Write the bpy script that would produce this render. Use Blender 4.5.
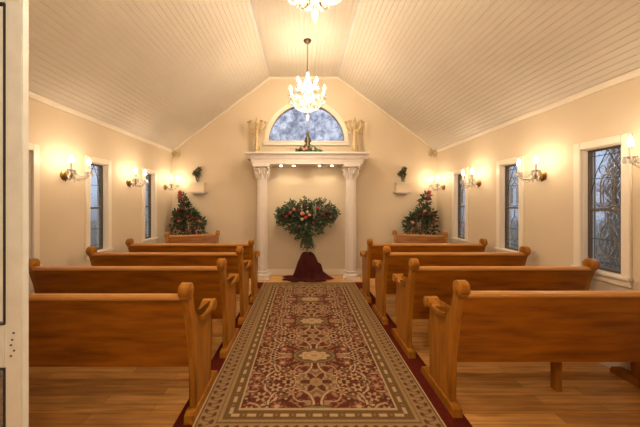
import bpy, bmesh, math, random
import numpy as np
from mathutils import Vector, Matrix
PI = math.pi
random.seed(7)
for o in list(bpy.data.objects): bpy.data.objects.remove(o)
S = bpy.context.scene
C = S.collection
F = 280.0; H = 1.5                       # focal length in pixels, eye height

# ------------------------------------------------------------------ camera, world, exposure
cd = bpy.data.cameras.new('camera'); cam = bpy.data.objects.new('camera', cd); C.objects.link(cam)
cam.location = (0, 0, H); cam.rotation_euler = (PI/2, 0, 0)
cd.sensor_width = 36; cd.lens = F/640*36; cd.shift_x = 16.5/640; cd.shift_y = -10.5/640
cd.clip_start = 0.02
S.camera = cam
S.view_settings.view_transform = 'Standard'; S.view_settings.look = 'None'
S.view_settings.gamma = 1; S.view_settings.use_curve_mapping = False
S.view_settings.exposure = 0.45
LIGHT = 1.0                              # overall strength of the room's lamps
WARM = (1.0, 0.785, 0.565)
SCONCE_W = 6.6*LIGHT; CHAND_W = 66*LIGHT; DOWN_W = 2.0*LIGHT; LOBBY_FILL_W = 42*LIGHT  # the last one drives the added lobby fill lamp

w = bpy.data.worlds.new('dusk'); S.world = w; w.use_nodes = True
nt = w.node_tree; nt.nodes.clear()
wo = nt.nodes.new('ShaderNodeOutputWorld'); bg = nt.nodes.new('ShaderNodeBackground')
tc = nt.nodes.new('ShaderNodeTexCoord'); no = nt.nodes.new('ShaderNodeTexNoise'); cr = nt.nodes.new('ShaderNodeValToRGB')
no.inputs['Scale'].default_value = 5; no.inputs['Detail'].default_value = 5
cr.color_ramp.elements[0].position = .38; cr.color_ramp.elements[0].color = (.09, .11, .14, 1)
cr.color_ramp.elements[1].position = .60; cr.color_ramp.elements[1].color = (.21, .245, .32, 1)
nt.links.new(tc.outputs['Generated'], no.inputs['Vector']); nt.links.new(no.outputs['Fac'], cr.inputs['Fac'])
sp = nt.nodes.new('ShaderNodeSeparateXYZ'); mr = nt.nodes.new('ShaderNodeMapRange'); mr.inputs['From Min'].default_value = -.1; mr.inputs['From Max'].default_value = .35; mr.inputs['To Min'].default_value = 1.5; mr.inputs['To Max'].default_value = 4.0
nt.links.new(tc.outputs['Generated'], sp.inputs[0]); nt.links.new(sp.outputs['Z'], mr.inputs['Value']); nt.links.new(mr.outputs[0], bg.inputs['Strength'])
nt.links.new(cr.outputs['Color'], bg.inputs['Color']); nt.links.new(bg.outputs[0], wo.inputs[0])
bg.inputs['Strength'].default_value = 1.0

# ------------------------------------------------------------------ materials
def mat(name, col, rough=.5, metal=0, spec=.5, noise=None, bump=0, bscale=50, emit=None, estr=0, stretch=(1,1,1), trans=0, coat=0, alpha=None, sheen=0):
    m = bpy.data.materials.new(name); m.use_nodes = True; n = m.node_tree; b = n.nodes['Principled BSDF']
    b.inputs['Base Color'].default_value = (*col, 1); b.inputs['Roughness'].default_value = rough
    b.inputs['Metallic'].default_value = metal; b.inputs['Specular IOR Level'].default_value = spec
    b.inputs['Transmission Weight'].default_value = trans; b.inputs['Coat Weight'].default_value = coat
    b.inputs['Sheen Weight'].default_value = sheen
    if alpha is not None: b.inputs['Alpha'].default_value = alpha
    if emit: b.inputs['Emission Color'].default_value = (*emit, 1); b.inputs['Emission Strength'].default_value = estr
    t = n.nodes.new('ShaderNodeTexCoord'); mp = n.nodes.new('ShaderNodeMapping'); mp.inputs['Scale'].default_value = stretch
    n.links.new(t.outputs['Object'], mp.inputs['Vector'])
    if noise:
        col2, sc, lo, hi = noise
        x = n.nodes.new('ShaderNodeTexNoise'); x.inputs['Scale'].default_value = sc; x.inputs['Detail'].default_value = 4
        r = n.nodes.new('ShaderNodeValToRGB'); r.color_ramp.elements[0].position = lo; r.color_ramp.elements[1].position = hi
        r.color_ramp.elements[0].color = (*col, 1); r.color_ramp.elements[1].color = (*col2, 1)
        n.links.new(mp.outputs[0], x.inputs['Vector']); n.links.new(x.outputs['Fac'], r.inputs['Fac'])
        n.links.new(r.outputs['Color'], b.inputs['Base Color'])
    if bump:
        x = n.nodes.new('ShaderNodeTexNoise'); x.inputs['Scale'].default_value = bscale; x.inputs['Detail'].default_value = 3
        bn = n.nodes.new('ShaderNodeBump'); bn.inputs['Strength'].default_value = bump; bn.inputs['Distance'].default_value = .01
        n.links.new(mp.outputs[0], x.inputs['Vector']); n.links.new(x.outputs['Fac'], bn.inputs['Height'])
        n.links.new(bn.outputs[0], b.inputs['Normal'])
    return m

M = {}
M['wall'] = mat('cream_paint', (.65, .545, .40), .75, spec=.2, noise=((.67, .56, .415), 3, .3, .7), bump=.05, bscale=90)
M['ceiling'] = mat('beadboard_paint', (.61, .555, .47), .5, spec=.3, noise=((.58, .525, .44), 2.5, .3, .7))
M['trim'] = mat('white_trim_paint', (.80, .72, .60), .4, noise=((.77, .69, .57), 6, .3, .7))
M['plaster'] = mat('white_plaster', (.72, .65, .60), .5, noise=((.68, .61, .55), 9, .3, .7))
M['door'] = mat('white_door_paint', (.70, .69, .64), .4, noise=((.62, .61, .56), 14, .35, .75), bump=.15, bscale=60)
M['pew'] = mat('oak_honey', (.36, .122, .006), .34, spec=.3, noise=((.17, .048, .003), 3.0, .3, .72), stretch=(1, 7, 7), bump=.03, bscale=12)
M['pew_end'] = mat('oak_end', (.42, .170, .016), .36, spec=.3, noise=((.25, .085, .006), 3.2, .3, .72), stretch=(8, 8, 1), bump=.03, bscale=12)
M['cap'] = mat('oak_cap_rail_lit', (.56, .27, .07), .28, noise=((.48, .21, .05), 3, .3, .7), stretch=(1, 6, 6))  # paler than the pew oak: light on the top edge put into the colour
M['maroon'] = mat('burgundy_carpet', (.085, .011, .006), .95, spec=.05, noise=((.12, .017, .009), 60, .3, .7), bump=.5, bscale=400)
M['brass'] = mat('aged_brass', (.42, .25, .09), .32, 1, noise=((.30, .17, .06), 30, .3, .7))
M['candle'] = mat('ivory_candle_sleeve', (.72, .62, .48), .5, noise=((.66, .56, .42), 20, .3, .7))
M['bulb'] = mat('lit_flame_bulb', (1, .9, .7), .4, emit=(1, .80, .52), estr=60)
M['crystal'] = mat('crystal_glass', (1, .97, .93), .08, spec=.9, trans=.55, noise=((.96, .93, .88), 30, .3, .7))
M['metal_dark'] = mat('dark_iron', (.10, .08, .05), .4, .8, noise=((.14, .11, .07), 30, .3, .7))
M['came'] = mat('brass_came', (.32, .25, .14), .45, .5, noise=((.14, .10, .05), 40, .3, .7))
M['lead'] = mat('dark_lead', (.045, .042, .04), .5, .6, noise=((.07, .065, .06), 40, .3, .7))
M['sash'] = mat('brown_window_sash', (.10, .075, .05), .5, noise=((.14, .105, .07), 20, .3, .7))
M['leaf'] = mat('dark_green_leaf', (.020, .045, .016), .5, noise=((.055, .10, .040), 9, .35, .65))
M['leaf2'] = mat('grey_green_leaf', (.10, .14, .09), .55, noise=((.035, .075, .03), 12, .35, .65))
M['stem'] = mat('brown_stem', (.10, .055, .025), .7, noise=((.14, .08, .04), 20, .3, .7))
M['red'] = mat('red_petal', (.38, .035, .03), .6, noise=((.24, .02, .02), 30, .3, .7))
M['burg'] = mat('burgundy_petal', (.10, .012, .016), .6, noise=((.16, .02, .02), 30, .3, .7))
M['pink'] = mat('peach_petal', (.48, .17, .11), .6, noise=((.52, .24, .16), 30, .3, .7))
M['cream'] = mat('cream_petal', (.50, .38, .24), .6, noise=((.42, .30, .18), 30, .3, .7))
M['gold'] = mat('pale_gold_leaf', (.62, .48, .27), .45, .25, noise=((.45, .33, .17), 25, .35, .65))
M['velvet'] = mat('burgundy_velvet', (.032, .004, .004), .75, spec=.2, noise=((.075, .009, .007), 8, .3, .7))
M['dirt'] = mat('dusk_ground', (.05, .06, .04), .95, noise=((.08, .07, .05), 3, .3, .7))
M['bark'] = mat('tree_bark', (.09, .065, .045), .9, noise=((.05, .035, .025), 10, .3, .7), bump=.5, bscale=20)

def glass_mat(name, tint, rough, bump, mottle=None):
    m = bpy.data.materials.new(name); m.use_nodes = True; n = m.node_tree; b = n.nodes['Principled BSDF']
    b.inputs['Base Color'].default_value = (*tint, 1); b.inputs['Roughness'].default_value = rough
    b.inputs['Transmission Weight'].default_value = .93; b.inputs['IOR'].default_value = 1.25
    t = n.nodes.new('ShaderNodeTexCoord'); v = n.nodes.new('ShaderNodeTexVoronoi'); v.inputs['Scale'].default_value = 26
    bn = n.nodes.new('ShaderNodeBump'); bn.inputs['Strength'].default_value = bump; bn.inputs['Distance'].default_value = .02
    n.links.new(t.outputs['Object'], v.inputs['Vector']); n.links.new(v.outputs['Distance'], bn.inputs['Height']); n.links.new(bn.outputs[0], b.inputs['Normal'])
    if mottle:
        x = n.nodes.new('ShaderNodeTexNoise'); x.inputs['Scale'].default_value = 8; x.inputs['Detail'].default_value = 5; x.inputs['Roughness'].default_value = .7
        r = n.nodes.new('ShaderNodeValToRGB'); r.color_ramp.elements[0].position = .38; r.color_ramp.elements[1].position = .62
        r.color_ramp.elements[0].color = (*mottle, 1); r.color_ramp.elements[1].color = (*tint, 1)
        n.links.new(t.outputs['Object'], x.inputs['Vector']); n.links.new(x.outputs['Fac'], r.inputs['Fac']); n.links.new(r.outputs['Color'], b.inputs['Base Color'])
    return m
M['glass'] = glass_mat('rippled_window_glass', (.88, .94, 1), .12, .3)
M['frost'] = glass_mat('mottled_arch_glass', (.90, .88, .88), .25, .9, (.30, .31, .36))
M['vase'] = glass_mat('clear_vase_glass', (.92, .95, .93), .05, 0)

def floor_mat():
    m = bpy.data.materials.new('honey_oak_planks'); m.use_nodes = True; n = m.node_tree; b = n.nodes['Principled BSDF']
    t = n.nodes.new('ShaderNodeTexCoord'); br = n.nodes.new('ShaderNodeTexBrick')
    br.offset = .37; br.offset_frequency = 2
    br.inputs['Scale'].default_value = 1; br.inputs['Brick Width'].default_value = 1.1; br.inputs['Row Height'].default_value = .095
    br.inputs['Mortar Size'].default_value = .0012; br.inputs['Bias'].default_value = 0
    br.inputs['Color1'].default_value = (.78, .44, .15, 1); br.inputs['Color2'].default_value = (.52, .26, .08, 1); br.inputs['Mortar'].default_value = (.10, .04, .012, 1)
    mp = n.nodes.new('ShaderNodeMapping'); mp.inputs['Scale'].default_value = (1.2, 14, 1)
    no = n.nodes.new('ShaderNodeTexNoise'); no.inputs['Scale'].default_value = 2.2; no.inputs['Detail'].default_value = 6
    r = n.nodes.new('ShaderNodeValToRGB'); r.color_ramp.elements[0].position = .3; r.color_ramp.elements[1].position = .7
    r.color_ramp.elements[0].color = (.68, .62, .55, 1); r.color_ramp.elements[1].color = (1.25, 1.2, 1.1, 1)
    mx = n.nodes.new('ShaderNodeMix'); mx.data_type = 'RGBA'; mx.blend_type = 'MULTIPLY'; mx.inputs[0].default_value = 1
    L = n.links
    L.new(t.outputs['Object'], br.inputs['Vector']); L.new(t.outputs['Object'], mp.inputs['Vector']); L.new(mp.outputs[0], no.inputs['Vector'])
    L.new(no.outputs['Fac'], r.inputs['Fac']); L.new(br.outputs['Color'], mx.inputs[6]); L.new(r.outputs['Color'], mx.inputs[7]); L.new(mx.outputs[2], b.inputs['Base Color'])
    b.inputs['Roughness'].default_value = .32
    return m
M['floor'] = floor_mat()

def rug_mat():
    m = bpy.data.materials.new('woven_rug'); m.use_nodes = True; n = m.node_tree; b = n.nodes['Principled BSDF']
    a = n.nodes.new('ShaderNodeAttribute'); a.attribute_name = 'weave'
    n.links.new(a.outputs['Color'], b.inputs['Base Color']); b.inputs['Roughness'].default_value = .95; b.inputs['Specular IOR Level'].default_value = .1
    t = n.nodes.new('ShaderNodeTexCoord'); x = n.nodes.new('ShaderNodeTexNoise'); x.inputs['Scale'].default_value = 350
    bn = n.nodes.new('ShaderNodeBump'); bn.inputs['Strength'].default_value = .4; bn.inputs['Distance'].default_value = .004
    n.links.new(t.outputs['Object'], x.inputs['Vector']); n.links.new(x.outputs['Fac'], bn.inputs['Height']); n.links.new(bn.outputs[0], b.inputs['Normal'])
    return m
M['rug'] = rug_mat()

# ------------------------------------------------------------------ helpers
def link(name, bm, material, parent=None, smooth=False, loc=None):
    bmesh.ops.recalc_face_normals(bm, faces=bm.faces)
    me = bpy.data.meshes.new(name); bm.to_mesh(me); bm.free()
    if material: me.materials.append(M[material])
    if smooth:
        for p in me.polygons: p.use_smooth = True
        try: me.set_sharp_from_angle(angle=math.radians(38))
        except Exception: pass
    o = bpy.data.objects.new(name, me); C.objects.link(o)
    if parent: o.parent = parent
    if loc: o.location = loc
    return o
def empty(name, loc=(0,0,0), rz=0):
    o = bpy.data.objects.new(name, None); C.objects.link(o); o.location = loc; o.rotation_euler = (0, 0, rz); o.empty_display_size = .1; return o
def tag(o, label=None, cat=None, group=None, kind=None):
    if label: o['label'] = label
    if cat: o['category'] = cat
    if group: o['group'] = group
    if kind: o['kind'] = kind
    return o
def struct(o): o['kind'] = 'structure'; return o
def copy_tree(o, parent=None):
    c = o.copy(); C.objects.link(c)
    if parent: c.parent = parent
    for ch in [x for x in C.objects if x.parent == o]: copy_tree(ch, c)
    return c
def B(): return bmesh.new()
def box(bm, a, b, bev=0):
    t = bmesh.new()
    x0, y0, z0 = a; x1, y1, z1 = b
    bmesh.ops.create_cube(t, size=1, matrix=Matrix.Translation(((x0+x1)/2, (y0+y1)/2, (z0+z1)/2)) @ Matrix.Diagonal((abs(x1-x0), abs(y1-y0), abs(z1-z0), 1)))
    if bev: bmesh.ops.bevel(t, geom=t.edges, offset=bev, segments=2, affect='EDGES')
    merge(bm, t)
def merge(bm, t):
    me = bpy.data.meshes.new('tmp'); t.to_mesh(me); t.free(); bm.from_mesh(me); bpy.data.meshes.remove(me)
def tube(bm, pts, rad, seg=10, caps=True):
    pts = [Vector(p) for p in pts]
    if not isinstance(rad, (list, tuple)): rad = [rad]*len(pts)
    rings = []; prev = None
    for i, p in enumerate(pts):
        d = (pts[min(i+1, len(pts)-1)] - pts[max(i-1, 0)]).normalized()
        if prev is None: u = d.orthogonal().normalized()
        else:
            u = prev - d*prev.dot(d)
            u = u.normalized() if u.length > 1e-6 else d.orthogonal().normalized()
        prev = u; v = d.cross(u)
        rings.append([bm.verts.new(p + (u*math.cos(2*PI*k/seg) + v*math.sin(2*PI*k/seg))*rad[i]) for k in range(seg)])
    for a, b in zip(rings, rings[1:]):
        for k in range(seg): bm.faces.new((a[k], a[(k+1) % seg], b[(k+1) % seg], b[k]))
    if caps:
        bm.faces.new(rings[0][::-1]); bm.faces.new(rings[-1])
def lathe(bm, prof, c=(0,0,0), seg=20, flute=0):
    rings = []
    for r, z in prof:
        rings.append([bm.verts.new((c[0]+(r*(1-(flute if (k % 2) else 0)))*math.cos(2*PI*k/seg), c[1]+(r*(1-(flute if (k % 2) else 0)))*math.sin(2*PI*k/seg), c[2]+z)) for k in range(seg)])
    for a, b in zip(rings, rings[1:]):
        for k in range(seg): bm.faces.new((a[k], a[(k+1) % seg], b[(k+1) % seg], b[k]))
    bm.faces.new(rings[0][::-1]); bm.faces.new(rings[-1])
def ball(bm, c, r, sc=(1,1,1), u=10, v=7):
    bmesh.ops.create_uvsphere(bm, u_segments=u, v_segments=v, radius=r, matrix=Matrix.Translation(c) @ Matrix.Diagonal((*sc, 1)))
def prism(bm, poly, axis, a, b):
    """poly of 2-D points extruded along axis from a to b. axis 0: (y,z); 1: (x,z); 2: (x,y)"""
    def P(p, t):
        return ((t, p[0], p[1]), (p[0], t, p[1]), (p[0], p[1], t))[axis]
    A = [bm.verts.new(P(p, a)) for p in poly]; Bv = [bm.verts.new(P(p, b)) for p in poly]
    n = len(poly)
    for i in range(n): bm.faces.new((A[i], A[(i+1) % n], Bv[(i+1) % n], Bv[i]))
    f1 = bm.faces.new(A[::-1]); f2 = bm.faces.new(Bv)
    bmesh.ops.triangulate(bm, faces=[f1, f2])
def spline(pts, n=6):
    out = []
    P = [Vector(p) for p in pts]
    for i in range(len(P)-1):
        p0 = P[max(i-1, 0)]; p1 = P[i]; p2 = P[i+1]; p3 = P[min(i+2, len(P)-1)]
        for k in range(n):
            t = k/n
            out.append(.5*((2*p1) + (p2-p0)*t + (2*p0-5*p1+4*p2-p3)*t*t + (3*p1-p0-3*p2+p3)*t**3))
    out.append(P[-1]); return out
def light(name, loc, energy, parent=None, size=.03, col=WARM, typ='POINT', spot=None, rot=None):
    l = bpy.data.lights.new(name, typ); l.energy = energy; l.color = col
    if typ in ('POINT', 'SPOT'): l.shadow_soft_size = size
    if spot: l.spot_size = spot; l.spot_blend = .5
    o = bpy.data.objects.new(name, l); C.objects.link(o); o.location = loc
    if rot: o.rotation_euler = rot
    if parent: o.parent = parent
    return o

# ------------------------------------------------------------------ room shell
XL, XR, YF, YB = -2.75, 2.79, 1.12, 5.85
EZ = 2.59; TZ = 4.13; FL, FR = -.70, .72
TH = .14
bm = B(); box(bm, (XL-.2, -1.6, -.1), (XR+.2, YB+.2, 0)); struct(link('floor', bm, 'floor'))

def side_wall(name, x0, x1, wins):
    bm = B(); y = YF
    for a, b in sorted(wins):
        box(bm, (x0, y, 0), (x1, a, EZ)); box(bm, (x0, a, 0), (x1, b, .86)); box(bm, (x0, a, 2.03), (x1, b, EZ)); y = b
    box(bm, (x0, y, 0), (x1, YB, EZ)); return struct(link(name, bm, 'wall'))
WR = [(2.445, 2.805), (3.61, 3.955), (4.81, 5.155)]
WL = [(2.45, 2.83), (3.59, 3.918), (4.83, 5.15)]
side_wall('wall_left', XL-TH, XL, WL); side_wall('wall_right', XR, XR+TH, WR)

def roof_z(x):
    if x < FL: return EZ + (TZ-EZ)*(x-XL)/(FL-XL)
    if x > FR: return EZ + (TZ-EZ)*(XR-x)/(XR-FR)
    return TZ
ACX, ACZ, AR = .063, 2.775, .795
xs = sorted(set([XL-TH, XL, FL, FR, XR, XR+TH] + [round(ACX - AR*math.cos(PI*k/32), 5) for k in range(33)]))
bm = B()
for a, b in zip(xs, xs[1:]):
    za, zb = roof_z(a)+.06, roof_z(b)+.06
    if a >= ACX-AR-1e-4 and b <= ACX+AR+1e-4:
        ha = math.sqrt(max(0, AR*AR-(a-ACX)**2)); hb = math.sqrt(max(0, AR*AR-(b-ACX)**2))
        prism(bm, [(a, 0), (b, 0), (b, ACZ), (a, ACZ)], 1, YB, YB+TH)
        prism(bm, [(a, ACZ+ha), (b, ACZ+hb), (b, zb), (a, za)], 1, YB, YB+TH)
    else: prism(bm, [(a, 0), (b, 0), (b, zb), (a, za)], 1, YB, YB+TH)
bmesh.ops.remove_doubles(bm, verts=bm.verts, dist=1e-4)
struct(link('wall_back', bm, 'wall'))
# entrance wall with the double doorway the photograph looks through
OX0, OX1, OZ = -1.91, 1.56, 2.46
bm = B()
for a, b in zip([XL-TH, XL, OX0, FL, FR, OX1, XR], [XL, OX0, FL, FR, OX1, XR, XR+TH]):
    z0 = OZ if (a >= OX0 and b <= OX1) else 0
    prism(bm, [(a, z0), (b, z0), (b, roof_z(b)+.06), (a, roof_z(a)+.06)], 1, YF-.12, YF)
struct(link('wall_front', bm, 'wall'))

# beadboard ceiling: real grooves running along the room
def bead_strip(bm, p0, p1, n, depth=.006):
    p0 = Vector((p0[0], 0, p0[1])); p1 = Vector((p1[0], 0, p1[1])); d = (p1-p0); L = d.length; d.normalize(); up = Vector((-d.z, 0, d.x))
    if up.z < 0: up = -up
    prof = []
    for k in range(n):
        a = k*L/n; wdt = L/n; g = .005
        prof += [p0+d*(a+g), p0+d*(a+wdt-g), p0+d*(a+wdt)+up*depth]
    prof = [p0+up*depth] + prof
    lo = [(bm.verts.new((p.x, YF-.1, p.z)), bm.verts.new((p.x, YB+.1, p.z))) for p in prof]
    hi = [(bm.verts.new((p.x+up.x*.05, YF-.1, p.z+up.z*.05)), bm.verts.new((p.x+up.x*.05, YB+.1, p.z+up.z*.05))) for p in (p0, p1)]
    for a, b in zip(lo, lo[1:]): bm.faces.new((a[0], b[0], b[1], a[1]))
    bm.faces.new((hi[0][0], hi[0][1], hi[1][1], hi[1][0]))
bm = B()
bead_strip(bm, (XL-.02, EZ-.015), (FL, TZ), 42); bead_strip(bm, (FL, TZ), (FR, TZ), 20); bead_strip(bm, (FR, TZ), (XR+.02, EZ-.015), 42)
me_c = struct(link('ceiling', bm, 'ceiling'))

# crown trims and baseboards
n_tr = [0]
def trim(bm):
    n_tr[0] += 1; return struct(link('trim_%d' % n_tr[0], bm, 'trim'))
bm = B(); prism(bm, [(XL, EZ-.038), (XL+.02, EZ-.035), (XL+.035, EZ-.005), (XL+.035, EZ+.018), (XL, EZ-.005)], 1, YF, YB); trim(bm)
bm = B(); prism(bm, [(XR, EZ-.038), (XR-.02, EZ-.035), (XR-.035, EZ-.005), (XR-.035, EZ+.018), (XR, EZ-.005)], 1, YF, YB); trim(bm)
for (a, b) in (((XL, EZ), (FL, TZ)), ((FL, TZ), (FR, TZ)), ((FR, TZ), (XR, EZ))):
    bm = B(); prism(bm, [(a[0], a[1]-.045), (b[0], b[1]-.045), (b[0], b[1]-.002), (a[0], a[1]-.002)], 1, YB-.03, YB); trim(bm)
def baseb(name, a, b):
    bm = B(); box(bm, a, b, .006); struct(link(name, bm, 'trim'))
baseb('baseboard_left', (XL, YF, 0), (XL+.02, YB, .12)); baseb('baseboard_right', (XR-.02, YF, 0), (XR, YB, .12))
baseb('baseboard_back', (XL+.02, YB-.02, 0), (XR-.02, YB, .12))

# side windows
def side_window(idx, x, s, y0, y1):
    e = empty('window_%d' % idx, (x, (y0+y1)/2, .86)); struct(e)
    hw = (y1-y0)/2; h = 1.17; cw = .07
    def bx(bm, x0, x1, a, b, z0, z1, bev=.004): box(bm, (min(s*x0, s*x1), a, z0), (max(s*x0, s*x1), b, z1), bev)
    bm = B()                                                        # casing boards on the room side
    bx(bm, -.022, 0, -hw-cw, -hw, -.0, h+cw); bx(bm, -.022, 0, hw, hw+cw, -.0, h+cw); bx(bm, -.022, 0, -hw, hw, h, h+cw)
    bx(bm, 0, .05, -hw, -hw+.012, 0, h); bx(bm, 0, .05, hw-.012, hw, 0, h); bx(bm, 0, .05, -hw, hw, h-.012, h)
    link('window_frame', bm, 'trim', e)
    bm = B(); bx(bm, -.045, .06, -hw-cw-.01, hw+cw+.01, -.025, 0.002); bx(bm, -.02, 0, -hw-cw, hw+cw, -.085, -.025); link('window_sill', bm, 'trim', e)
    bm = B(); t = .028
    bx(bm, .05, .085, -hw, -hw+t, 0, h); bx(bm, .05, .085, hw-t, hw, 0, h); bx(bm, .05, .085, -hw+t, hw-t, 0, t); bx(bm, .05, .085, -hw+t, hw-t, h-t, h)
    bx(bm, .052, .080, -hw+t, hw-t, h*.49-.012, h*.49+.012)
    link('sash', bm, 'sash', e)
    bm = B(); bx(bm, .066, .070, -hw+t, hw-t, t, h-t, 0); link('pane', bm, 'glass', e)
    iw = hw-t; X = s*.062
    bm = B()                                                        # leaded pattern: pointed arch, border and quarry bars
    r = .0035
    for q in (-1, 1): tube(bm, [(X, q*(iw-.035), t), (X, q*(iw-.035), h-t)], r, 6)
    for z in (t+.045, h*.25, h*.75, h-t-.045): tube(bm, [(X, -iw, z), (X, iw, z)], r, 6)
    for q in (-1, 1): tube(bm, [(X, q*iw, h*.62), (X, q*(iw-.05), h*.8), (X, 0, h-t)], r, 6)
    link('lead_lines', bm, 'lead', e, True)
    bm = B(); r = .006; aw = .062; zb = h*.49+.04
    arch = [(X, -aw, zb+.02)] + [(X, -aw*math.cos(PI*k/10), h*.70+aw*1.5*math.sin(PI*k/10)) for k in range(11)] + [(X, aw, zb+.02)]
    tube(bm, arch, r, 6)
    arch2 = [(X, -aw*.6, zb+.02)] + [(X, -aw*.6*math.cos(PI*k/10), h*.70+aw*.8*math.sin(PI*k/10)) for k in range(11)] + [(X, aw*.6, zb+.02)]
    tube(bm, arch2, r*.7, 6)
    for q in (-1, 1):
        tube(bm, spline([(X, 0, h*.70+aw*1.5), (X, q*.03, h*.85), (X, q*.075, h*.83), (X, q*.06, h*.79)]), r*.6, 6)
        tube(bm, spline([(X, 0, h*.10), (X, q*.07, h*.2), (X, q*.05, h*.33), (X, 0, h*.40), (X, 0, h*.47)]), r*.7, 6)
        tube(bm, spline([(X, q*.03, h*.12), (X, q*.10, h*.12), (X, q*.10, h*.2)]), r*.6, 6)
    tube(bm, [(X, -aw-.03, zb+.01), (X, 0, zb-.02), (X, aw+.03, zb+.01)], r, 6)
    if s > 0: link('brass_lines', bm, 'came', e, True)
    else: bm.free()
for i, (a, b) in enumerate(WL): side_window(i+1, XL, -1, a, b)
for i, (a, b) in enumerate(WR): side_window(i+4, XR, 1, a, b)

# half-round window
e = struct(empty('window_7', (ACX, YB, ACZ)))
def arc_band(bm, r0, r1, y0, y1, n=32):
    for k in range(n):
        a, b = PI*k/n, PI*(k+1)/n
        prism(bm, [(r0*math.cos(a), r0*math.sin(a)), (r1*math.cos(a), r1*math.sin(a)), (r1*math.cos(b), r1*math.sin(b)), (r0*math.cos(b), r0*math.sin(b))], 1, y0, y1)
bm = B(); arc_band(bm, AR-.01, AR+.07, -.03, 0); arc_band(bm, AR+.05, AR+.08, -.04, -.0)
bmesh.ops.remove_doubles(bm, verts=bm.verts, dist=1e-5); link('window_frame', bm, 'trim', e)
bm = B(); box(bm, (-AR-.10, -.045, -.075), (AR+.10, 0, .0), .006); box(bm, (-AR-.12, -.06, -.02), (AR+.12, .05, .012), .005); link('window_sill', bm, 'trim', e)
bm = B()
n = 32
for k in range(n):
    a, b = PI*k/n, PI*(k+1)/n
    prism(bm, [(0, .012), (AR*math.cos(a), AR*math.sin(a)), (AR*math.cos(b), AR*math.sin(b))], 1, .062, .068)
link('pane', bm, 'frost', e)

# white double door, left leaf shut
e = struct(empty('door_1', (-1.0405, 1.049, .01)))
def dbox(bm, x0, x1, z0, z1, y0=-.014, y1=.014, bev=.003): box(bm, (x0, y0, z0), (x1, y1, z1), bev)
bm = B()
dbox(bm, -.063, 0, 0, 2.42); dbox(bm, -.86, -.786, 0, 2.42); dbox(bm, -.786, -.063, 2.23, 2.42); dbox(bm, -.786, -.063, .88, 1.04); dbox(bm, -.786, -.063, 0, .22)
link('door_leaf', bm, 'door', e)
bm = B()
for z0, z1 in ((1.04, 2.23), (.22, .88)):
    for a, b in (((-.786, z0), (-.76, z1)), ((-.0662, z0), (-.063, z1))): dbox(bm, a[0], b[0], a[1], b[1], -.019, .0, .001)
    dbox(bm, -.78, -.069, z0, z0+.004, -.019, 0, .001); dbox(bm, -.78, -.069, z1-.004, z1, -.019, 0, .001)
link('glazing_bead', bm, 'lead', e)
bm = B(); dbox(bm, -.78, -.069, 1.052, 2.218, -.012, -.004, 0); link('upper_panel', bm, 'door', e)
bm = B(); dbox(bm, -.78, -.069, .232, .868, -.012, -.006, 0); link('lower_pane', bm, 'glass', e)
for z in (.96, 1.0, .92):
    pass
bm = B()
for dx, z in ((-.030, 1.01), (-.040, .965), (-.028, .945), (-.040, .925), (-.035, .985), (-.04, 2.27)): tube(bm, [(dx, -.0165, z), (dx, -.013, z)], .0038, 8)
link('screw_head', bm, 'metal_dark', e)

# entrance lobby behind the photographer
bm = B(); box(bm, (XL, -1.5, 2.75), (XR, YF-.12, 2.85)); struct(link('ceiling_lobby', bm, 'trim'))
for nm, a, b in (('wall_lobby_left', (XL-.1, -1.5, 0), (XL, YF-.12, 2.85)), ('wall_lobby_right', (XR, -1.5, 0), (XR+.1, YF-.12, 2.85)), ('wall_lobby_back', (XL-.1, -1.6, 0), (XR+.1, -1.5, 2.85))):
    bm = B(); box(bm, a, b); struct(link(nm, bm, 'wall'))
g = tag(empty('lobby_fill_lamp', (.1, -.35, 2.75)), 'added round glass fill lamp on the unseen lobby ceiling', 'fill lamp')  # unseen lamp, added to brighten the door and pew backs
bm = B(); lathe(bm, [(.09, -.03), (.09, 0)], seg=24); link('canopy', bm, 'brass', g, True)
bm = B(); ball(bm, (0, 0, -.10), .09, (1, 1, .8), 20, 12); sh = link('fill_lamp_globe', bm, 'bulb', g, True)
light('lobby_fill', (0, 0, -.30), LOBBY_FILL_W, g, .10, (1, .90, .74))  # fill light of the added lamp

# outside: ground and bare trees seen through the glass
bm = B(); box(bm, (-30, -20, -.5), (XL-.2, 30, -.3)); box(bm, (XR+.2, -20, -.5), (30, 30, -.3)); box(bm, (XL-.2, YB+.2, -.5), (XR+.2, 30, -.3)); struct(link('ground', bm, 'dirt'))
def tree(x, y, r, label):
    t = tag(empty('tree', (x, y, -.3)), label, 'tree', )
    bm = B(); rnd = random.Random(int(x*10+y*77))
    tube(bm, spline([(0, 0, 0), (.05, .03, 1.2), (-.04, .02, 2.6), (.05, 0, 4.5)], 4), [r*(1.25-.9*k/12) for k in range(13)], 10); link('trunk', bm, 'bark', t, True)
    bm = B()
    for k in range(16):
        z = rnd.uniform(1.4, 4.2); a = rnd.uniform(0, 2*PI); L = rnd.uniform(.5, 1.3)
        tube(bm, spline([(0, 0, z), (L*.5*math.cos(a), L*.5*math.sin(a), z+.25), (L*math.cos(a+.4), L*math.sin(a+.4), z+.45)], 3), [.05*(1-.8*q/6) for q in range(7)], 6)
    link('branch', bm, 'bark', t, True)
tree(6.1, 5.25, .34, 'bare dark tree outside the nearest window on the right')
tree(7.2, 8.6, .3, 'bare dark tree outside the narrow farther windows on the right')
tree(-7.0, 8.2, .25, 'bare dark tree outside the windows on the left')

# ------------------------------------------------------------------ burgundy runner and patterned rug
bm = B(); box(bm, (-.875, .95, 0.0), (1.13, 5.28, .007)); tag(link('carpet_runner', bm, 'maroon'), 'plain burgundy carpet runner under the patterned rug and pew ends', 'carpet')

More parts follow.
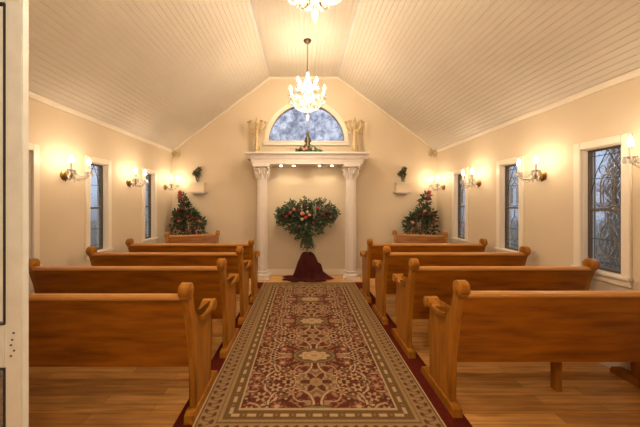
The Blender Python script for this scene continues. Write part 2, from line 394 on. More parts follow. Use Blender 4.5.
def make_rug():
    x0, x1, y0, y1 = -.738, .948, 1.74, 5.24
    W, L = x1-x0, y1-y0
    nx, ny = 260, 520
    u = np.linspace(0, W, nx); v = np.linspace(0, L, ny)
    U, V = np.meshgrid(u, v)
    d = np.minimum(np.minimum(U, W-U), np.minimum(V, L-V))
    along = np.where(np.minimum(U, W-U) < np.minimum(V, L-V), V, U)
    MAR = np.array((.105, .028, .016)); BEI = np.array((.36, .235, .125)); OLI = np.array((.135, .082, .030)); TAN = np.array((.29, .185, .085)); LIG = np.array((.42, .29, .165)); DRK = np.array((.06, .028, .014)); ROSE = np.array((.27, .12, .07)); GRN = np.array((.17, .14, .06))
    def put(col, mask, c, k=1.0): m = (np.clip(mask, 0, 1)*k)[..., None]; return col*(1-m) + c*m
    col = np.ones(U.shape+(3,))*MAR
    # field: mirrored arabesque
    cx = W/2; per = .80; v0 = .985-.40
    X = np.abs(U-cx); Vm = np.mod(V-v0, per); Y = np.abs(Vm-per/2)          # Y=0 at medallion centre
    col = put(col, ((np.sin(X*38+2*np.sin(Y*23))*np.sin(Y*41+2*np.sin(X*19))) > .05), BEI, .70)
    col = put(col, ((np.sin(X*57+1.7*np.sin(Y*31)+1)*np.sin(Y*52+1.5*np.cos(X*29))) > .45), ROSE, .8)
    def ring(a, b, r, t, c, half=None):
        global_r = np.hypot(X-a, Y-b); m = np.abs(global_r-r) < t
        if half == 'in': m &= (X < a+.02)
        if half == 'out': m &= (X > a-.02)
        if half == 'up': m &= (Y > b-.02)
        if half == 'dn': m &= (Y < b+.02)
        return put(col, m, c)
    def disc(a, b, r, c, sx=1, sy=1, k=1): return put(col, np.hypot((X-a)/sx, (Y-b)/sy) < r, c, k)
    def flower(a, b, r, c1, c2, petals=6):
        R = np.hypot(X-a, Y-b); T = np.arctan2(Y-b, X-a)
        m = R < r*(.72+.28*np.cos(petals*T)); cc = put(col, R < r*1.15, MAR, .9); cc = put(cc, m, c1); return put(cc, R < r*.35, c2)
    for (a, b, r, t, h) in ((.30, .13, .10, .011, 'out'), (.42, .24, .11, .011, 'in'), (.17, .30, .09, .010, 'up'), (.30, .36, .12, .011, 'dn'), (.50, .06, .09, .010, 'in'), (.20, .15, .17, .009, 'up'), (.52, .36, .08, .010, 'in'), (.12, .23, .06, .008, 'out')):
        col = ring(a, b, r, t+.008, MAR, h); col = ring(a, b, r, t, LIG if r > .09 else BEI, h)
    for (a, b, r, c1, c2) in ((.30, .12, .052, ROSE, LIG), (.43, .22, .060, BEI, MAR), (.20, .27, .045, BEI, ROSE), (.33, .33, .055, LIG, MAR), (.50, .08, .050, BEI, GRN), (.49, .35, .05, ROSE, BEI), (.40, .02, .045, LIG, DRK), (.23, .39, .05, BEI, DRK)):
        col = flower(a, b, r, c1, c2)
    for (a, b) in ((.37, .11), (.24, .20), (.12, .36), (.40, .40), (.54, .20), (.28, .25)): col = disc(a, b, .034, DRK, 1, .75, .8); col = disc(a, b, .012, BEI)
    # medallion and blossom on the centre line
    col = disc(0, 0, .215, MAR, 1, .62); col = disc(0, 0, .20, GRN, 1, .62); col = disc(0, 0, .175, MAR, 1, .60, .6); 
    R = np.hypot(X, Y/.58); T = np.arctan2(Y/.58, X)
    col = put(col, R < .155*(.90+.10*np.cos(8*T)), LIG); col = put(col, R < .035, TAN); col = put(col, np.abs(R-.09) < .006, TAN)
    Yb = per/2-Y; R = np.hypot(X, Yb); T = np.arctan2(Yb, X)
    col = put(col, R < .17, BEI, .35); col = put(col, R < .135*(.70+.30*np.cos(6*T)), DRK*.4+MAR*.7); col = put(col, R < .055, TAN); col = put(col, R < .022, ROSE)
    # borders
    col = np.where((d < .285)[..., None], LIG, col)
    fb = d < .268; col = np.where(fb[..., None], OLI, col)
    dash = (np.abs(d-.222) < .013) & (np.mod(along, .115) < .062); col = np.where(dash[..., None], LIG, col)
    sm = (np.abs(d-.222) < .008) & (np.mod(along-.08, .115) < .016); col = np.where(sm[..., None], ROSE, col)
    col = np.where((d < .178)[..., None], TAN, col)
    col = np.where(((d < .150))[..., None], TAN*.95, col)
    ph = np.sin(along*2*PI/.066)*.034
    vine = (np.abs(d-.08-ph) < .011) & (d < .15); col = np.where(vine[..., None], DRK*.5+OLI*.6, col)
    dots = (np.hypot(np.mod(along, .066)-.033, d-.115) < .014) | (np.hypot(np.mod(along+.033, .066)-.033, d-.045) < .014)
    col = np.where((dots & (d < .15))[..., None], MAR*1.2, col)
    col = np.where(((np.abs(d-.150) < .006) | (np.abs(d-.016) < .005))[..., None], OLI, col)
    col = np.where((d < .011)[..., None], LIG*1.1, col)
    rng = np.random.RandomState(3); col = col*(.9+.2*rng.rand(*U.shape))[..., None]
    verts = np.stack([(U+x0).ravel(), (V+y0).ravel(), np.full(U.size, .016)], 1)
    idx = np.arange(nx*ny).reshape(ny, nx)
    faces = np.stack([idx[:-1, :-1], idx[:-1, 1:], idx[1:, 1:], idx[1:, :-1]], -1).reshape(-1, 4)
    vl = verts.tolist(); fl = faces.tolist(); k = len(vl)
    per_i = list(idx[0]) + list(idx[1:, -1]) + list(idx[-1, :-1][::-1]) + list(idx[1:-1, 0][::-1])
    vl += [[vl[i][0], vl[i][1], .0072] for i in per_i]; n = len(per_i)
    for j in range(n): fl.append([int(per_i[j]), k+j, k+(j+1) % n, int(per_i[(j+1) % n])])
    me = bpy.data.meshes.new('rug'); me.from_pydata(vl, [], fl)
    ca = me.color_attributes.new('weave', 'FLOAT_COLOR', 'POINT')
    full = np.ones((len(vl), 4)); full[:U.size, :3] = col.reshape(-1, 3); full[U.size:, :3] = BEI
    ca.data.foreach_set('color', full.ravel().astype(np.float32))
    me.materials.append(M['rug']); o = bpy.data.objects.new('patterned_rug', me); C.objects.link(o); return o
tag(make_rug(), 'long maroon and beige floral patterned rug down the aisle', 'rug')

# ------------------------------------------------------------------ pews
def end_profile():
    """outline in (y, z): y forward from the foot of the back edge"""
    def arc(cx, cz, r, a0, a1, n=8): return [(cx+r*math.cos(math.radians(a0+(a1-a0)*k/n)), cz+r*math.sin(math.radians(a0+(a1-a0)*k/n))) for k in range(n+1)]
    pts = [(.03, .05), (.04, .12), (.035, .22), (.018, .40)]
    pts += [(-.012, .55), (-.048, .72), (-.088, .84), (-.118, .875)]
    pts += arc(-.078, .915, .050, 215, 0, 9)
    pts += [(-.020, .875), (.0, .80), (.022, .735), (.055, .695), (.095, .672), (.15, .655), (.22, .652), (.29, .664)]
    pts += arc(.36, .665, .043, 100, -60, 7)
    pts += [(.352, .60), (.345, .56), (.365, .50), (.385, .43), (.375, .34), (.352, .27), (.335, .20), (.325, .14), (.33, .09), (.35, .05)]
    return pts
def make_pew(L, s, label, seat_d=.42, leg=True):
    """s=+1: runs to +x from the aisle end at the origin; s=-1: to -x"""
    t = empty('church_pew')
    T = .045
    def end(x0, out):
        bm = B(); prism(bm, end_profile(), 0, x0, x0+T)
        bmesh.ops.remove_doubles(bm, verts=bm.verts, dist=1e-5)
        e = link('end_panel', bm, 'pew_end', t)
        bm = B()                                                     # carved roll at the top and at the arm
        tube(bm, [(x0-.016, -.078, .915), (x0-.008, -.078, .915), (x0+T+.008, -.078, .915), (x0+T+.016, -.078, .915)], [.036, .054, .054, .036], 10)
        tube(bm, [(x0-.022, -.078, .915), (x0+T+.022, -.078, .915)], .016, 12)
        link('top_scroll', bm, 'pew_end', e, True)
        bm = B()
        pad = [(.085, .685), (.14, .668), (.22, .664), (.29, .676), (.335, .706), (.375, .712), (.408, .69), (.412, .655), (.39, .627), (.36, .620), (.335, .635), (.30, .645), (.22, .640), (.14, .642), (.09, .655)]
        prism(bm, pad, 0, x0-.024, x0+T+.024); tube(bm, [(x0-.034, .368, .664), (x0-.026, .368, .664), (x0+T+.026, .368, .664), (x0+T+.034, .368, .664)], [.032, .047, .047, .032], 16); link('arm_rest', bm, 'pew_end', e)
        bm = B(); c = x0+T/2
        prism(bm, [(-.035, 0), (.50, 0), (.50, .03), (.485, .055), (.45, .068), (.0, .068), (-.03, .055)], 0, c-.034, c+.034); link('foot_rail', bm, 'pew_end', e)
    lo, hi = (0, L) if s > 0 else (-L, 0)
    end(lo, -1); end(hi-T, 1)
    a, b = lo+T, hi-T
    bm = B(); prism(bm, [(.036, .348), (.064, .344), (.020, .58), (-.030, .74), (-.064, .868), (-.092, .863), (-.058, .73), (-.012, .57)], 0, a, b); link('backrest', bm, 'pew', t)
    bm = B(); prism(bm, [(-.100, .858), (-.106, .870), (-.102, .885), (-.088, .895), (-.064, .893), (-.050, .881), (-.052, .862)], 0, a, b); link('cap_rail', bm, 'cap', t)
    bm = B(); prism(bm, [(.045, .410), (.045, .435), (.25, .445), (seat_d-.02, .455), (seat_d, .445), (seat_d, .425), (seat_d-.02, .412)], 0, a, b); link('seat', bm, 'pew', t)
    bm = B(); box(bm, (a, .055, .375), (b, .08, .41)); box(bm, (a, seat_d-.07, .36), (b, seat_d-.045, .412)); link('seat_rail', bm, 'pew', t)
    if leg:
        c = s*(L*(.565 if s > 0 else .88))
        bm = B(); box(bm, (c-.024, .23, 0), (c+.024, .29, .412), .004); link('support_leg', bm, 'pew_end', t)
    tag(t, label, 'pew'); return t
PY = [1.98, 2.725, 3.47, 4.215]
ordn = ['nearest pew of the four left of the rug, beside the white door', 'second pew from the entrance on the left side of the rug', 'third pew from the entrance on the left side of the rug', 'fourth pew from the entrance on the left, before the short corner bench']
ordr = ['nearest of the four pews right of the rug, showing its support leg', 'second pew from the entrance, right, scroll before nearest window', 'third pew from the entrance on the right side of the rug', 'fourth pew from the entrance on the right, before the short corner bench']
pl = make_pew(1.84, -1, 'honey oak ' + ordn[0]); pr = make_pew(1.72, 1, 'honey oak ' + ordr[0])
for i, y in enumerate(PY):
    p = pl if i == 0 else copy_tree(pl)
    p.location = (-.75, y-(.06 if i == 0 else 0), .007); p['label'] = 'honey oak ' + ordn[i]; p['group'] = 'pews left of the aisle'
    q = pr if i == 0 else copy_tree(pr)
    q.location = ((1.05, 1.022, .985, .96)[i], y, .007); q['label'] = 'honey oak ' + ordr[i]; q['group'] = 'pews right of the aisle'
for s, lab in ((-1, 'short angled oak bench in the left corner under the floral tree'), (1, 'short angled oak bench in the right corner under the floral tree')):
    b = make_pew(.95, 1, lab, .36, False); b.name = 'corner_bench'; b['category'] = 'bench'; b['group'] = 'short corner benches'
    b.scale = (1, .72, 1)
    if s < 0: b.location = (-1.64, 5.44, 0); b.rotation_euler = (0, 0, PI+math.radians(17))
    else: b.location = (2.66, 5.17, 0); b.rotation_euler = (0, 0, PI-math.radians(17))

# ------------------------------------------------------------------ portal: columns and entablature
def column(x, y, label):
    t = tag(empty('column', (x, y, 0)), label, 'column', 'columns of the white portal')
    bm = B(); box(bm, (-.155, -.155, 0), (.155, .155, .06), .005); lathe(bm, [(.15, .06), (.155, .085), (.145, .11), (.125, .125), (.125, .14), (.135, .155), (.12, .17)], seg=32); link('base', bm, 'plaster', t, True)
    bm = B(); lathe(bm, [(.113, .17)] + [(.113-.014*((k/10)**1.6), .17+1.80*k/10) for k in range(1, 11)] + [(.107, 1.975), (.107, 1.99)], seg=48, flute=.055); link('shaft', bm, 'plaster', t)
    cap = B(); lathe(cap, [(.098, 1.985), (.095, 2.05), (.10, 2.12), (.125, 2.17), (.15, 2.195)], seg=24)
    box(cap, (-.165, -.165, 2.20), (.165, .165, 2.252), .008)
    c = link('capital', cap, 'plaster', t, True)
    lf = B()
    for tier, (n, z0, h, r) in enumerate(((8, 1.99, .10, .104), (8, 2.05, .11, .112))):
        for k in range(n):
            a = 2*PI*(k+.5*tier)/n; ca, sa = math.cos(a), math.sin(a)
            pts = [(r, z0), (r+.010, z0+h*.5), (r+.025, z0+h*.85), (r+.05, z0+h), (r+.055, z0+h*.86)]
            tube(lf, [(p[0]*ca, p[0]*sa, p[1]) for p in pts], [.020, .026, .024, .016, .008], 8)
    for k in range(4):
        a = PI/4+PI/2*k; ca, sa = math.cos(a), math.sin(a)
        tube(lf, [(.115*ca, .115*sa, 2.10), (.15*ca, .15*sa, 2.17), (.19*ca, .19*sa, 2.192), (.205*ca, .205*sa, 2.17), (.185*ca, .185*sa, 2.155)], [.012, .014, .016, .016, .010], 8)
    link('acanthus_leaves', lf, 'plaster', c, True)
column(-.82, 5.56, 'white fluted column with leafy capital, left side of the portal')
column(.94, 5.56, 'white fluted column with leafy capital, right side of the portal')
t = tag(empty('entablature', (.07, 5.60, 2.253)), 'white moulded entablature resting on the two columns', 'entablature')
bm = B(); box(bm, (-1.08, -.185, 0), (1.08, .245, .045), .004); box(bm, (-1.09, -.195, .045), (1.09, .245, .10), .004); link('frieze', bm, 'plaster', t)
bm = B(); hw = 1.10
prof = [(.245, .10), (-.20, .10), (-.205, .125), (-.225, .14), (-.225, .155), (-.245, .175), (-.262, .19), (-.262, .222), (.245, .222)]
prism(bm, prof, 0, -hw-.06, hw+.06); box(bm, (-hw-.095, -.28, .19), (hw+.095, .245, .222), .003); link('cornice', bm, 'plaster', t)
for k in range(46):
    x = -1.08+2.16*k/45; bm = B(); box(bm, (x-.013, -.222, .101), (x+.013, -.19, .132)); link('dentil', bm, 'plaster', t)
for x, lb in ((-.45, 'leftmost of the four small downlights under the entablature'), (-.20, 'second from left of the four small downlights under the entablature'), (.32, 'third from left of the four small downlights under the entablature'), (.57, 'rightmost of the four small downlights under the entablature')):
    g = tag(empty('downlight', (x, 5.62, 2.253)), lb, 'downlight', 'downlights in the portal soffit')
    bm = B(); lathe(bm, [(.034, -.006), (.038, 0)], seg=18); link('ring', bm, 'trim', g, True)
    bm = B(); lathe(bm, [(.02, -.010), (.024, -.006)], seg=14); link('lens', bm, 'bulb', g, True)
    light('down_beam', (0, 0, -.02), DOWN_W, g, .015, (1, .82, .58), 'SPOT', math.radians(95), (math.radians(14), 0, 0))

# ------------------------------------------------------------------ crystal lamps
def drop(bm, p, r=.009, L=.035):
    x, y, z = p
    tube(bm, [(x, y, z), (x, y, z-L*.25), (x, y, z-L*.7), (x, y, z-L)], [.0015, r*.6, r, .001], 6)
def beads(parent, pts, r=.010):
    n = len(pts); q = []; rr = []
    for i in range(n-1):
        a, b = Vector(pts[i]), Vector(pts[i+1])
        for f, k in ((0, .15), (.25, .8), (.5, 1), (.75, .8)): q.append(a.lerp(b, f)); rr.append(r*k)
    q.append(Vector(pts[-1])); rr.append(r*.15)
    bm = B(); tube(bm, q, rr, 6); return link('crystal_swag', bm, 'crystal', parent)
def sag(p, q, d, n=9):
    p = Vector(p); q = Vector(q); return [p.lerp(q, k/n)-Vector((0, 0, d*math.sin(PI*k/n))) for k in range(n+1)]
def candle_arm(parent, path, r=.007):
    bm = B(); tube(bm, spline(path, 6), r, 8); a = link('arm', bm, 'brass', parent, True)
    x, y, z = path[-1]
    bm = B(); lathe(bm, [(.010, 0), (.036, .010), (.042, .018), (.034, .014), (.010, .012)], (x, y, z), 14)
    for k in range(8):
        q = 2*PI*k/8; drop(bm, (x+.038*math.cos(q), y+.038*math.sin(q), z+.018), .009, .055)
    link('drip_pan', bm, 'crystal', a, True) 
    bm = B(); lathe(bm, [(.0115, .012), (.0115, .10)], (x, y, z), 12); link('candle_sleeve', bm, 'candle', a, True)
    bm = B(); lathe(bm, [(.008, .10), (.015, .114), (.0175, .130), (.013, .152), (.006, .172), (.001, .185)], (x, y, z), 12); link('flame_bulb', bm, 'bulb', a, True)
    return a
def make_sconce():
    t = empty('wall_sconce')                                         # wall plane at x=0, room at +x
    bm = B(); tube(bm, [(0, 0, 0), (.012, 0, 0), (.018, 0, 0)], [.055, .055, .04], 20); ball(bm, (.035, 0, 0), .034, (1, 1, 1), 16, 10); tube(bm, [(.02, 0, -.03), (.02, 0, -.07)], [.012, .003], 8); link('wall_plate', bm, 'brass', t, True)
    for s in (-1, 1):
        candle_arm(t, [(.045, 0, 0), (.09, .035*s, -.035), (.15, .08*s, -.035), (.185, .112*s, -.005), (.19, .125*s, .035)])
        light('bulb_glow', (.19, .125*s, .175), SCONCE_W, t, .02)
    for s in (-1, 1):
        beads(t, sag((.05, s*.01, .03), (.19, .125*s, .03), .085)); beads(t, sag((.12, 0, .045), (.19, .125*s, .04), .05))
    beads(t, sag((.19, -.125, .02), (.19, .125, .02), .09, 12))
    bm = B(); tube(bm, [(.045, 0, .02), (.08, 0, .06), (.12, 0, .04), (.12, 0, .02), (.12, 0, -.01), (.12, 0, -.04), (.12, 0, -.09)], [.004, .004, .006, .018, .008, .014, .001], 8)
    link('crystal_pendant', bm, 'crystal', t, True)
    return t
sc0 = make_sconce()
sc = [(XL, 3.215, 0, 'brass and crystal sconce on the left wall nearest the white door'), (XL, 4.40, 0, 'brass and crystal sconce between the two farther left windows'), (XL, 5.56, 0, 'brass and crystal sconce in the left corner above the floral tree'),
      (XR, 2.10, PI, 'brass and crystal sconce at the right photo edge, before the nearest window'), (XR, 3.26, PI, 'brass and crystal sconce on the right wall just beyond the nearest window'), (XR, 4.44, PI, 'brass and crystal sconce between the two farther right windows'), (XR, 5.56, PI, 'brass and crystal sconce in the right corner above the floral tree')]
for i, (x, y, rz, lb) in enumerate(sc):
    o = sc0 if i == 0 else copy_tree(sc0)
    o.location = (x, y, 1.815); o.rotation_euler = (0, 0, rz); tag(o, lb, 'wall lamp', 'two-candle crystal wall sconces')

def make_chandelier():
    t = empty('chandelier')                                          # origin on the ceiling
    bm = B(); lathe(bm, [(.02, -.05), (.045, -.035), (.062, -.012), (.062, 0)], seg=24); link('canopy', bm, 'metal_dark', t, True)
    bm = B()
    z = -.05; k = 0
    while z > -.56:                                                  # chain links
        a = .5*PI*(k % 2)
        ring = [(.009*math.cos(q)*math.cos(a), .009*math.cos(q)*math.sin(a), z-.016+.019*math.sin(q)) for q in [2*PI*j/10 for j in range(11)]]
        tube(bm, ring, .0028, 6, False); z -= .029; k += 1
    link('chain', bm, 'metal_dark', t, True)
    bm = B(); lathe(bm, [(.006, -.56), (.02, -.58), (.03, -.62), (.012, -.66), (.012, -.78), (.035, -.82), (.045, -.87), (.03, -.93), (.012, -.96), (.03, -1.02), (.05, -1.06), (.03, -1.10), (.004, -1.14)], seg=18); link('stem', bm, 'crystal', t, True)
    for k in range(8):
        a = 2*PI*(k+.5)/8; ca, sa = math.cos(a), math.sin(a)
        candle_arm(t, [(.03*ca, .03*sa, -1.0), (.12*ca, .12*sa, -1.07), (.22*ca, .22*sa, -1.05), (.285*ca, .285*sa, -.99), (.29*ca, .29*sa, -.955)])
    for k in range(4):
        a = 2*PI*k/4; ca, sa = math.cos(a), math.sin(a)
        candle_arm(t, [(.02*ca, .02*sa, -.84), (.07*ca, .07*sa, -.88), (.12*ca, .12*sa, -.86), (.15*ca, .15*sa, -.80), (.15*ca, .15*sa, -.77)])
    for k in range(8):                                               # swags between arms and from the crown
        a0 = 2*PI*(k+.5)/8; a1 = 2*PI*(k+1.5)/8
        beads(t, sag((.29*math.cos(a0), .29*math.sin(a0), -.945), (.29*math.cos(a1), .29*math.sin(a1), -.945), .07, 8), .011)
        beads(t, sag((.03*math.cos(a0), .03*math.sin(a0), -.62), (.28*math.cos(a0), .28*math.sin(a0), -.94), .10, 14), .011)
        beads(t, sag((.285*math.cos(a0), .285*math.sin(a0), -.97), (.02*math.cos(a0), .02*math.sin(a0), -1.12), .06, 10), .011)
    bm = B(); lathe(bm, [(.002, -1.30), (.022, -1.25), (.028, -1.22), (.016, -1.19), (.01, -1.17), (.03, -1.15), (.008, -1.12)], seg=10); link('crystal_pendant', bm, 'crystal', t)
    light('glow_upper', (0, 0, -.72), CHAND_W*.55, t, .10); light('glow_middle', (0, 0, -.95), CHAND_W*.25, t, .06); light('glow_lower', (0, 0, -1.36), CHAND_W*.35, t, .10)
    return t
ch = make_chandelier(); ch.location = (.063, 4.53, TZ); tag(ch, 'crystal chandelier on a long chain before the half-round window', 'chandelier', 'crystal chandeliers')
c2 = copy_tree(ch); c2.location = (.085, 2.07, TZ); tag(c2, 'crystal chandelier nearer the entrance, cut off by the photo top', 'chandelier', 'crystal chandeliers')

# ------------------------------------------------------------------ flowers
def leaf(bm, p, d, L, w, rnd):
    d = Vector(d).normalized(); p = Vector(p)
    s = d.cross(Vector((rnd.uniform(-1, 1), rnd.uniform(-1, 1), rnd.uniform(-1, 1)))).normalized()*w
    n = s.cross(d).normalized()*w*.35
    a = bm.verts.new(p); b = bm.verts.new(p+d*L*.45+s+n); c = bm.verts.new(p+d*L); e = bm.verts.new(p+d*L*.45-s+n); m = bm.verts.new(p+d*L*.5-n)
    for f in ((a, b, m), (b, c, m), (c, e, m), (e, a, m)): bm.faces.new(f)
def blossom(parent, p, r, m, name='flower', face=None):
    bm = B(); rnd = random.Random(int(p[0]*1e4)+int(p[2]*1e4))
    for ring_, (n, rr, up) in enumerate(((6, 1.0, .15), (5, .7, .5), (3, .35, .9))):
        for k in range(n):
            a = 2*PI*(k+.5*ring_)/n
            ball(bm, (p[0]+r*rr*.62*math.cos(a), p[1]-r*up*.5, p[2]+r*rr*.62*math.sin(a)), r*.42, (1, .45, 1), 7, 5)
    ball(bm, (p[0], p[1]-r*.3, p[2]), r*.35, (1, 1, 1), 7, 5)
    return link(name, bm, m, parent, True)

# central fan arrangement on a stand
t = tag(empty('flower_arrangement', (.07, 5.52, .0)), 'fan-shaped green floral arrangement on a slim stand between the columns', 'flower arrangement')
rnd = random.Random(11)
bm = B(); lathe(bm, [(.13, .0), (.13, .015), (.02, .03), (.012, .06), (.012, .80), (.03, .83), (.05, .86), (.05, .90)], seg=16); link('stand', bm, 'stem', t, True)
bms = {'leaf': B(), 'leaf2': B()}; st = B()
def frond(p0, p1, sag, dens=14, L=.07, key=None):
    p0 = Vector(p0); p1 = Vector(p1); mid = (p0+p1)/2+Vector((0, -.03, sag))
    pts = spline([p0, mid, p1], dens//2); tube(st, pts, .0025, 4)
    k = key or ('leaf' if rnd.random() < .58 else 'leaf2')
    for i, q in enumerate(pts[1:]):
        f = (i+1)/len(pts); dd = (pts[min(i+2, len(pts)-1)]-pts[i]).normalized()
        for s in range(2):
            r = Vector((rnd.gauss(0, .8), rnd.gauss(0, .6), rnd.gauss(0, .8)))
            leaf(bms[k], q, dd*.7+r, L*rnd.uniform(.7, 1.2), L*.24, rnd)
c0 = (0, 0, 1.12)
for k in range(140):                                                  # wide top, pointed foot
    side = rnd.uniform(-1, 1)
    top = 1.60-.14*side*side; bot = .68+.46*abs(side)**1.15
    tz = bot+(top-bot)*rnd.random()
    frond((side*.12, 0, 1.14), (side*.62, rnd.uniform(-.17, .12), tz), .03, 14)
for k in range(900):
    side = rnd.uniform(-1, 1); top = 1.56-.20*side*side; bot = .74+.50*abs(side); tz = bot+(top-bot)*rnd.random()
    leaf(bms['leaf' if rnd.random() < .6 else 'leaf2'], (side*.56, rnd.uniform(-.16, .12), tz), (side+rnd.gauss(0, .6), rnd.gauss(0, .5), rnd.gauss(-.2, .7)), rnd.uniform(.05, .10), .016, rnd)
for k in range(16): frond((0, -.03, 1.05), (rnd.uniform(-.13, .13), rnd.uniform(-.1, .05), rnd.uniform(.62, .85)), 0, 12)
f = link('foliage', bms['leaf'], 'leaf', t); link('pale_foliage', bms['leaf2'], 'leaf2', t); link('stems', st, 'stem', t)
for (x, z, r, m) in ((-.09, 1.30, .060, 'pink'), (-.03, 1.22, .055, 'red'), (.0, 1.33, .045, 'cream'), (-.10, 1.19, .045, 'cream'), (.04, 1.27, .045, 'pink'), (-.16, 1.36, .045, 'burg'), (-.33, 1.30, .055, 'burg'), (-.40, 1.24, .045, 'burg'), (-.25, 1.38, .045, 'pink'), (.30, 1.28, .055, 'burg'), (.38, 1.34, .05, 'burg'),
                     (.45, 1.22, .05, 'burg'), (.20, 1.40, .045, 'red'), (-.02, 1.45, .04, 'burg'), (.12, 1.12, .04, 'burg'), (-.15, 1.04, .04, 'burg'), (-.47, 1.30, .04, 'burg')):
    blossom(t, (x, -.19, z), r*.72, m)
for x, z in ((-.10, 1.42), (.16, 1.40), (.13, 1.33)):
    bm = B(); tube(bm, [(x, -.17, z-.13), (x, -.17, z+.10)], [.007, .006], 8); link('cream_spike', bm, 'cream', t, True)
tw = None
# draped burgundy cloth at its foot
def drape():
    bm = B(); seg, rings = 72, 22
    rows = []
    rnd2 = random.Random(4)
    for j in range(rings+1):
        f = j/rings; row = []
        for k in range(seg):
            a = 2*PI*k/seg
            fold = 1+.16*math.sin(9*a+2*f)+.10*math.sin(5*a+1.3)+.06*math.sin(17*a)
            g = min(1, f/.72)
            r = .035+.20*g**.62 + (.185*((f-.72)/.28)**.8 if f > .72 else 0)
            r *= 1+(fold-1)*min(1, f*1.3+.1)*.8
            z = .50*(1-g**1.5)*(1+.07*math.sin(3*a+6*f)) + .018*math.sin(7*a+9*f)*f*(1-f)*4 + .045*(1-max(0, f-.72)/.28)**.6*(g) + .006
            da = min(abs(a-6.1), abs(a+2*PI-6.1)); lump = .17*math.exp(-(da**2)/.35)*math.exp(-((f-.62)**2)/.025)
            row.append(bm.verts.new((r*math.cos(a)*1.08, r*math.sin(a)*.62, max(.004, z+lump))))
        rows.append(row)
    for a, b in zip(rows, rows[1:]):
        for k in range(seg): bm.faces.new((a[k], a[(k+1) % seg], b[(k+1) % seg], b[k]))
    bm.faces.new(rows[0])
    return bm
cl = link('draped_cloth', drape(), 'velvet', None, True, (.07, 5.52, .0)); tag(cl, 'burgundy velvet cloth heaped around the foot of the central flower stand', 'cloth')

# corner floral trees
def corner_tree(x, y, s, label):
    t = tag(empty('floral_tree', (x, y, 0)), label, 'floral arrangement', 'floral trees in the front corners')
    rnd = random.Random(21+s)
    bm = B(); lathe(bm, [(.15, 0), (.15, .02), (.03, .05), (.02, .10), (.02, .80), (.10, .83), (.12, .86)], seg=18); link('stand', bm, 'stem', t, True)
    a, b, st = B(), B(), B()
    lobes = [(-.20*s, .98, .13), (-.21*s, 1.12, .10), (.19*s, .98, .14), (.17*s, 1.14, .13), (.20*s, 1.28, .09), (-.06*s, 1.27, .10), (.06*s, 1.36, .12), (.10*s, 1.25, .10), (.08*s, 1.50, .08), (.12*s, 1.63, .065), (-.13*s, 1.22, .08)]
    for (lx, lz, lr) in lobes:
        tube(st, [(0, 0, .85), (lx*.5, 0, (lz+.9)/2), (lx, 0, lz)], .005, 5)
        for k in range(int(900*lr)):
            d = Vector((rnd.gauss(0, 1), rnd.gauss(0, 1), rnd.gauss(0, 1))).normalized()
            p = Vector((lx, 0, lz))+Vector((d.x, d.y*.7, d.z))*lr*rnd.uniform(.35, 1.15)
            leaf(a if rnd.random() < .88 else b, p, d+Vector((0, 0, rnd.uniform(-.6, .4))), rnd.uniform(.05, .09), .018, rnd)
    link('foliage', a, 'leaf', t); link('pale_foliage', b, 'leaf2', t); link('stems', st, 'stem', t)
    for k in range(24):
        lx, lz, lr = lobes[k % len(lobes)]; q = rnd.uniform(0, 2*PI); rr = lr*rnd.uniform(.1, .8)
        m = ['burg', 'red', 'burg', 'burg', 'burg', 'pink', 'burg'][rnd.randrange(7)]
        blossom(t, (lx+rr*math.cos(q), -lr*.85, lz+rr*math.sin(q)), rnd.uniform(.022, .034), m)
    blossom(t, (.13*s, -.08, 1.71), .045, 'red'); blossom(t, (.12*s, -.09, 1.62), .042, 'red')
corner_tree(-2.31, 5.62, -1, 'floral tree with burgundy blooms behind the left corner bench')
corner_tree(2.35, 5.62, 1, 'floral tree with burgundy blooms behind the right corner bench')

# wall shelves with bud vases
def wall_box(x, lab, labv):
    t = tag(empty('wall_shelf', (x, YB, 1.71)), lab, 'shelf', 'small cream wall shelves')
    bm = B(); box(bm, (-.165, -.15, 0), (.165, 0, .022), .004); link('ledge', bm, 'stem' if False else 'plaster', t)
    bm = B(); box(bm, (-.135, -.10, .022), (.135, 0, .20), .006); link('box', bm, 'wall', t)
    bm = B(); box(bm, (-.15, -.115, .20), (.15, 0, .212), .003); box(bm, (-.12, -.106, -.03), (.12, 0, 0), .003); link('moulding', bm, 'plaster', t)
    v = tag(empty('bud_vase', (x-.02*(1 if x < 0 else -1), YB-.055, 1.922)), labv, 'vase', 'bud vases on the wall shelves')
    bm = B(); lathe(bm, [(.022, 0), (.035, .02), (.045, .06), (.05, .095), (.046, .10)], seg=18); link('vessel', bm, 'vase', v, True)
    a = B(); st = B(); rnd = random.Random(int(abs(x)*100))
    for k in range(7):
        e_ = Vector((rnd.uniform(-.09, .07), rnd.uniform(-.05, .03), rnd.uniform(.14, .30)))
        pts = spline([(0, 0, .02), e_*.55, e_], 4); tube(st, pts, .003, 5)
    for cx_, cz_, rr, n in ((-.045, .185, .055, 60), (.005, .16, .05, 40), (.02, .27, .05, 55), (-.01, .225, .035, 30)):
        for k in range(n):
            d = Vector((rnd.gauss(0, 1), rnd.gauss(0, 1), rnd.gauss(0, 1))).normalized(); leaf(a, Vector((cx_, 0, cz_))+d*rr*rnd.uniform(.2, .8), d, .045, .013, rnd)
    link('foliage', a, 'leaf', v); link('stems', st, 'stem', v)
    blossom(v, (.03, -.04, .295), .022, 'burg'); blossom(v, (-.06, -.05, .19), .022, 'burg')
wall_box(-2.17, 'small cream box shelf on the back wall left of the portal', 'glass bud vase with dark greenery on the left wall shelf')
wall_box(2.04, 'small cream box shelf on the back wall right of the portal', 'glass bud vase with dark greenery on the right wall shelf')

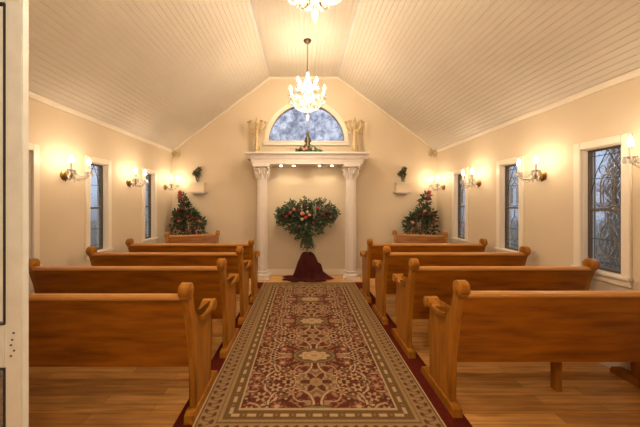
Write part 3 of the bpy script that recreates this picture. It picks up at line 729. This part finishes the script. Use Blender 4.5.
# corner ornaments where eaves meet the gable
for x, s, lb in ((XL, 1, 'small cream bow ornament at the left end of the gable trim'), (XR, -1, 'small cream bow ornament at the right end of the gable trim')):
    bm = B()
    X0 = x+.10*s
    for q in (-1, 1):
        loop = [(X0+q*(.075*math.sin(PI*k/10))*1.0, YB-.03-.01*math.sin(PI*k/5), EZ-.06+.055*math.sin(2*PI*k/10)*1.0+.01) for k in range(11)]
        tube(bm, loop, .014, 8)
        tube(bm, [(X0, YB-.03, EZ-.06), (X0+q*.03, YB-.03, EZ-.12), (X0+q*.05, YB-.03, EZ-.15)], [.012, .012, .005], 8)
    ball(bm, (X0, YB-.03, EZ-.05), .028)
    tag(link('corner_ornament', bm, 'gold', None, True), lb, 'ornament', 'bow ornaments at the gable ends')

# candelabra on the entablature
EZT = 2.253+.222
def candelabrum(x, s, label):
    t = tag(empty('candelabrum', (x, 5.66, EZT)), label, 'candelabrum', 'pale gold candelabra on the entablature'); t.scale = (1.3, 1.15, 1.22)
    bm = B(); lathe(bm, [(.085, 0), (.09, .015), (.06, .03), (.035, .05), (.03, .07)], seg=20); link('base', bm, 'gold', t, True)
    bm = B(); lathe(bm, [(.03, .06), (.05, .10), (.038, .18), (.028, .30), (.032, .38), (.05, .42), (.03, .46), (.02, .50)], seg=14, flute=.12); link('stem', bm, 'gold', t, True)
    for k in range(5):
        a = 2*PI*k/5+.3
        R = .15 if k else .15
        ca, sa = math.cos(a), math.sin(a)*.55
        bm = B()
        tube(bm, spline([(.02*ca, .02*sa, .44), (.07*ca, .07*sa, .40), (.13*ca, .13*sa, .46), (.14*ca, .14*sa, .53)], 5), .011, 8)
        tube(bm, spline([(.07*ca, .07*sa, .40), (.09*ca, .09*sa, .36), (.12*ca, .12*sa, .37), (.11*ca, .11*sa, .40)], 4), .007, 6)
        lathe(bm, [(.008, 0), (.026, .015), (.028, .03), (.02, .035)], (.14*ca, .14*sa, .525), 10)
        link('arm', bm, 'gold', t, True)
    bm = B(); lathe(bm, [(.018, .49), (.034, .53), (.02, .56), (.012, .60), (.003, .63)], seg=12); link('finial', bm, 'gold', t, True)
candelabrum(-.94, -1, 'pale gold branched candelabrum on the entablature, left of the half-round window')
candelabrum(1.04, 1, 'pale gold branched candelabrum on the entablature, right of the half-round window')

# small robed figurine with greenery
t = tag(empty('figurine', (.085, 5.50, EZT)), 'small dark robed figurine standing amid greenery at the entablature centre', 'figurine'); t.scale = (1.25, 1.25, 1.5)
bm = B(); lathe(bm, [(.055, 0), (.058, .02), (.045, .08), (.035, .14), (.03, .18), (.034, .20), (.026, .225), (.012, .235)], seg=16); link('robe', bm, 'metal_dark', t, True)
bm = B(); ball(bm, (0, -.002, .262), .024, (1, 1, 1.2), 12, 9); link('head', bm, 'stem', t, True)
bm = B()
for q in (-1, 1): tube(bm, [(q*.03, 0, .20), (q*.045, -.02, .15), (q*.012, -.045, .145)], [.012, .012, .008], 8)
link('arm', bm, 'metal_dark', t, True)
t = tag(empty('greenery_spray', (.085, 5.43, EZT)), 'small evergreen spray with red berries around the dark figurine', 'greenery'); t.scale = (1, 1, 1.5)
a = B(); rnd = random.Random(5)
for k in range(260):
    x = rnd.gauss(0, .10); x = max(-.20, min(.24, x)); h = .07*(1-abs(x)/.26)
    leaf(a, (x, rnd.uniform(-.05, .03), rnd.uniform(.012, .012+h)), (rnd.gauss(0, 1)+x*6, rnd.gauss(0, .5), abs(rnd.gauss(0, .4))), .055, .014, rnd)
link('foliage', a, 'leaf', t)
for x, z, m in ((-.14, .05, 'burg'), (-.08, .035, 'pink'), (-.03, .05, 'pink'), (.10, .04, 'cream')): blossom(t, (x, -.07, z), .024, m)
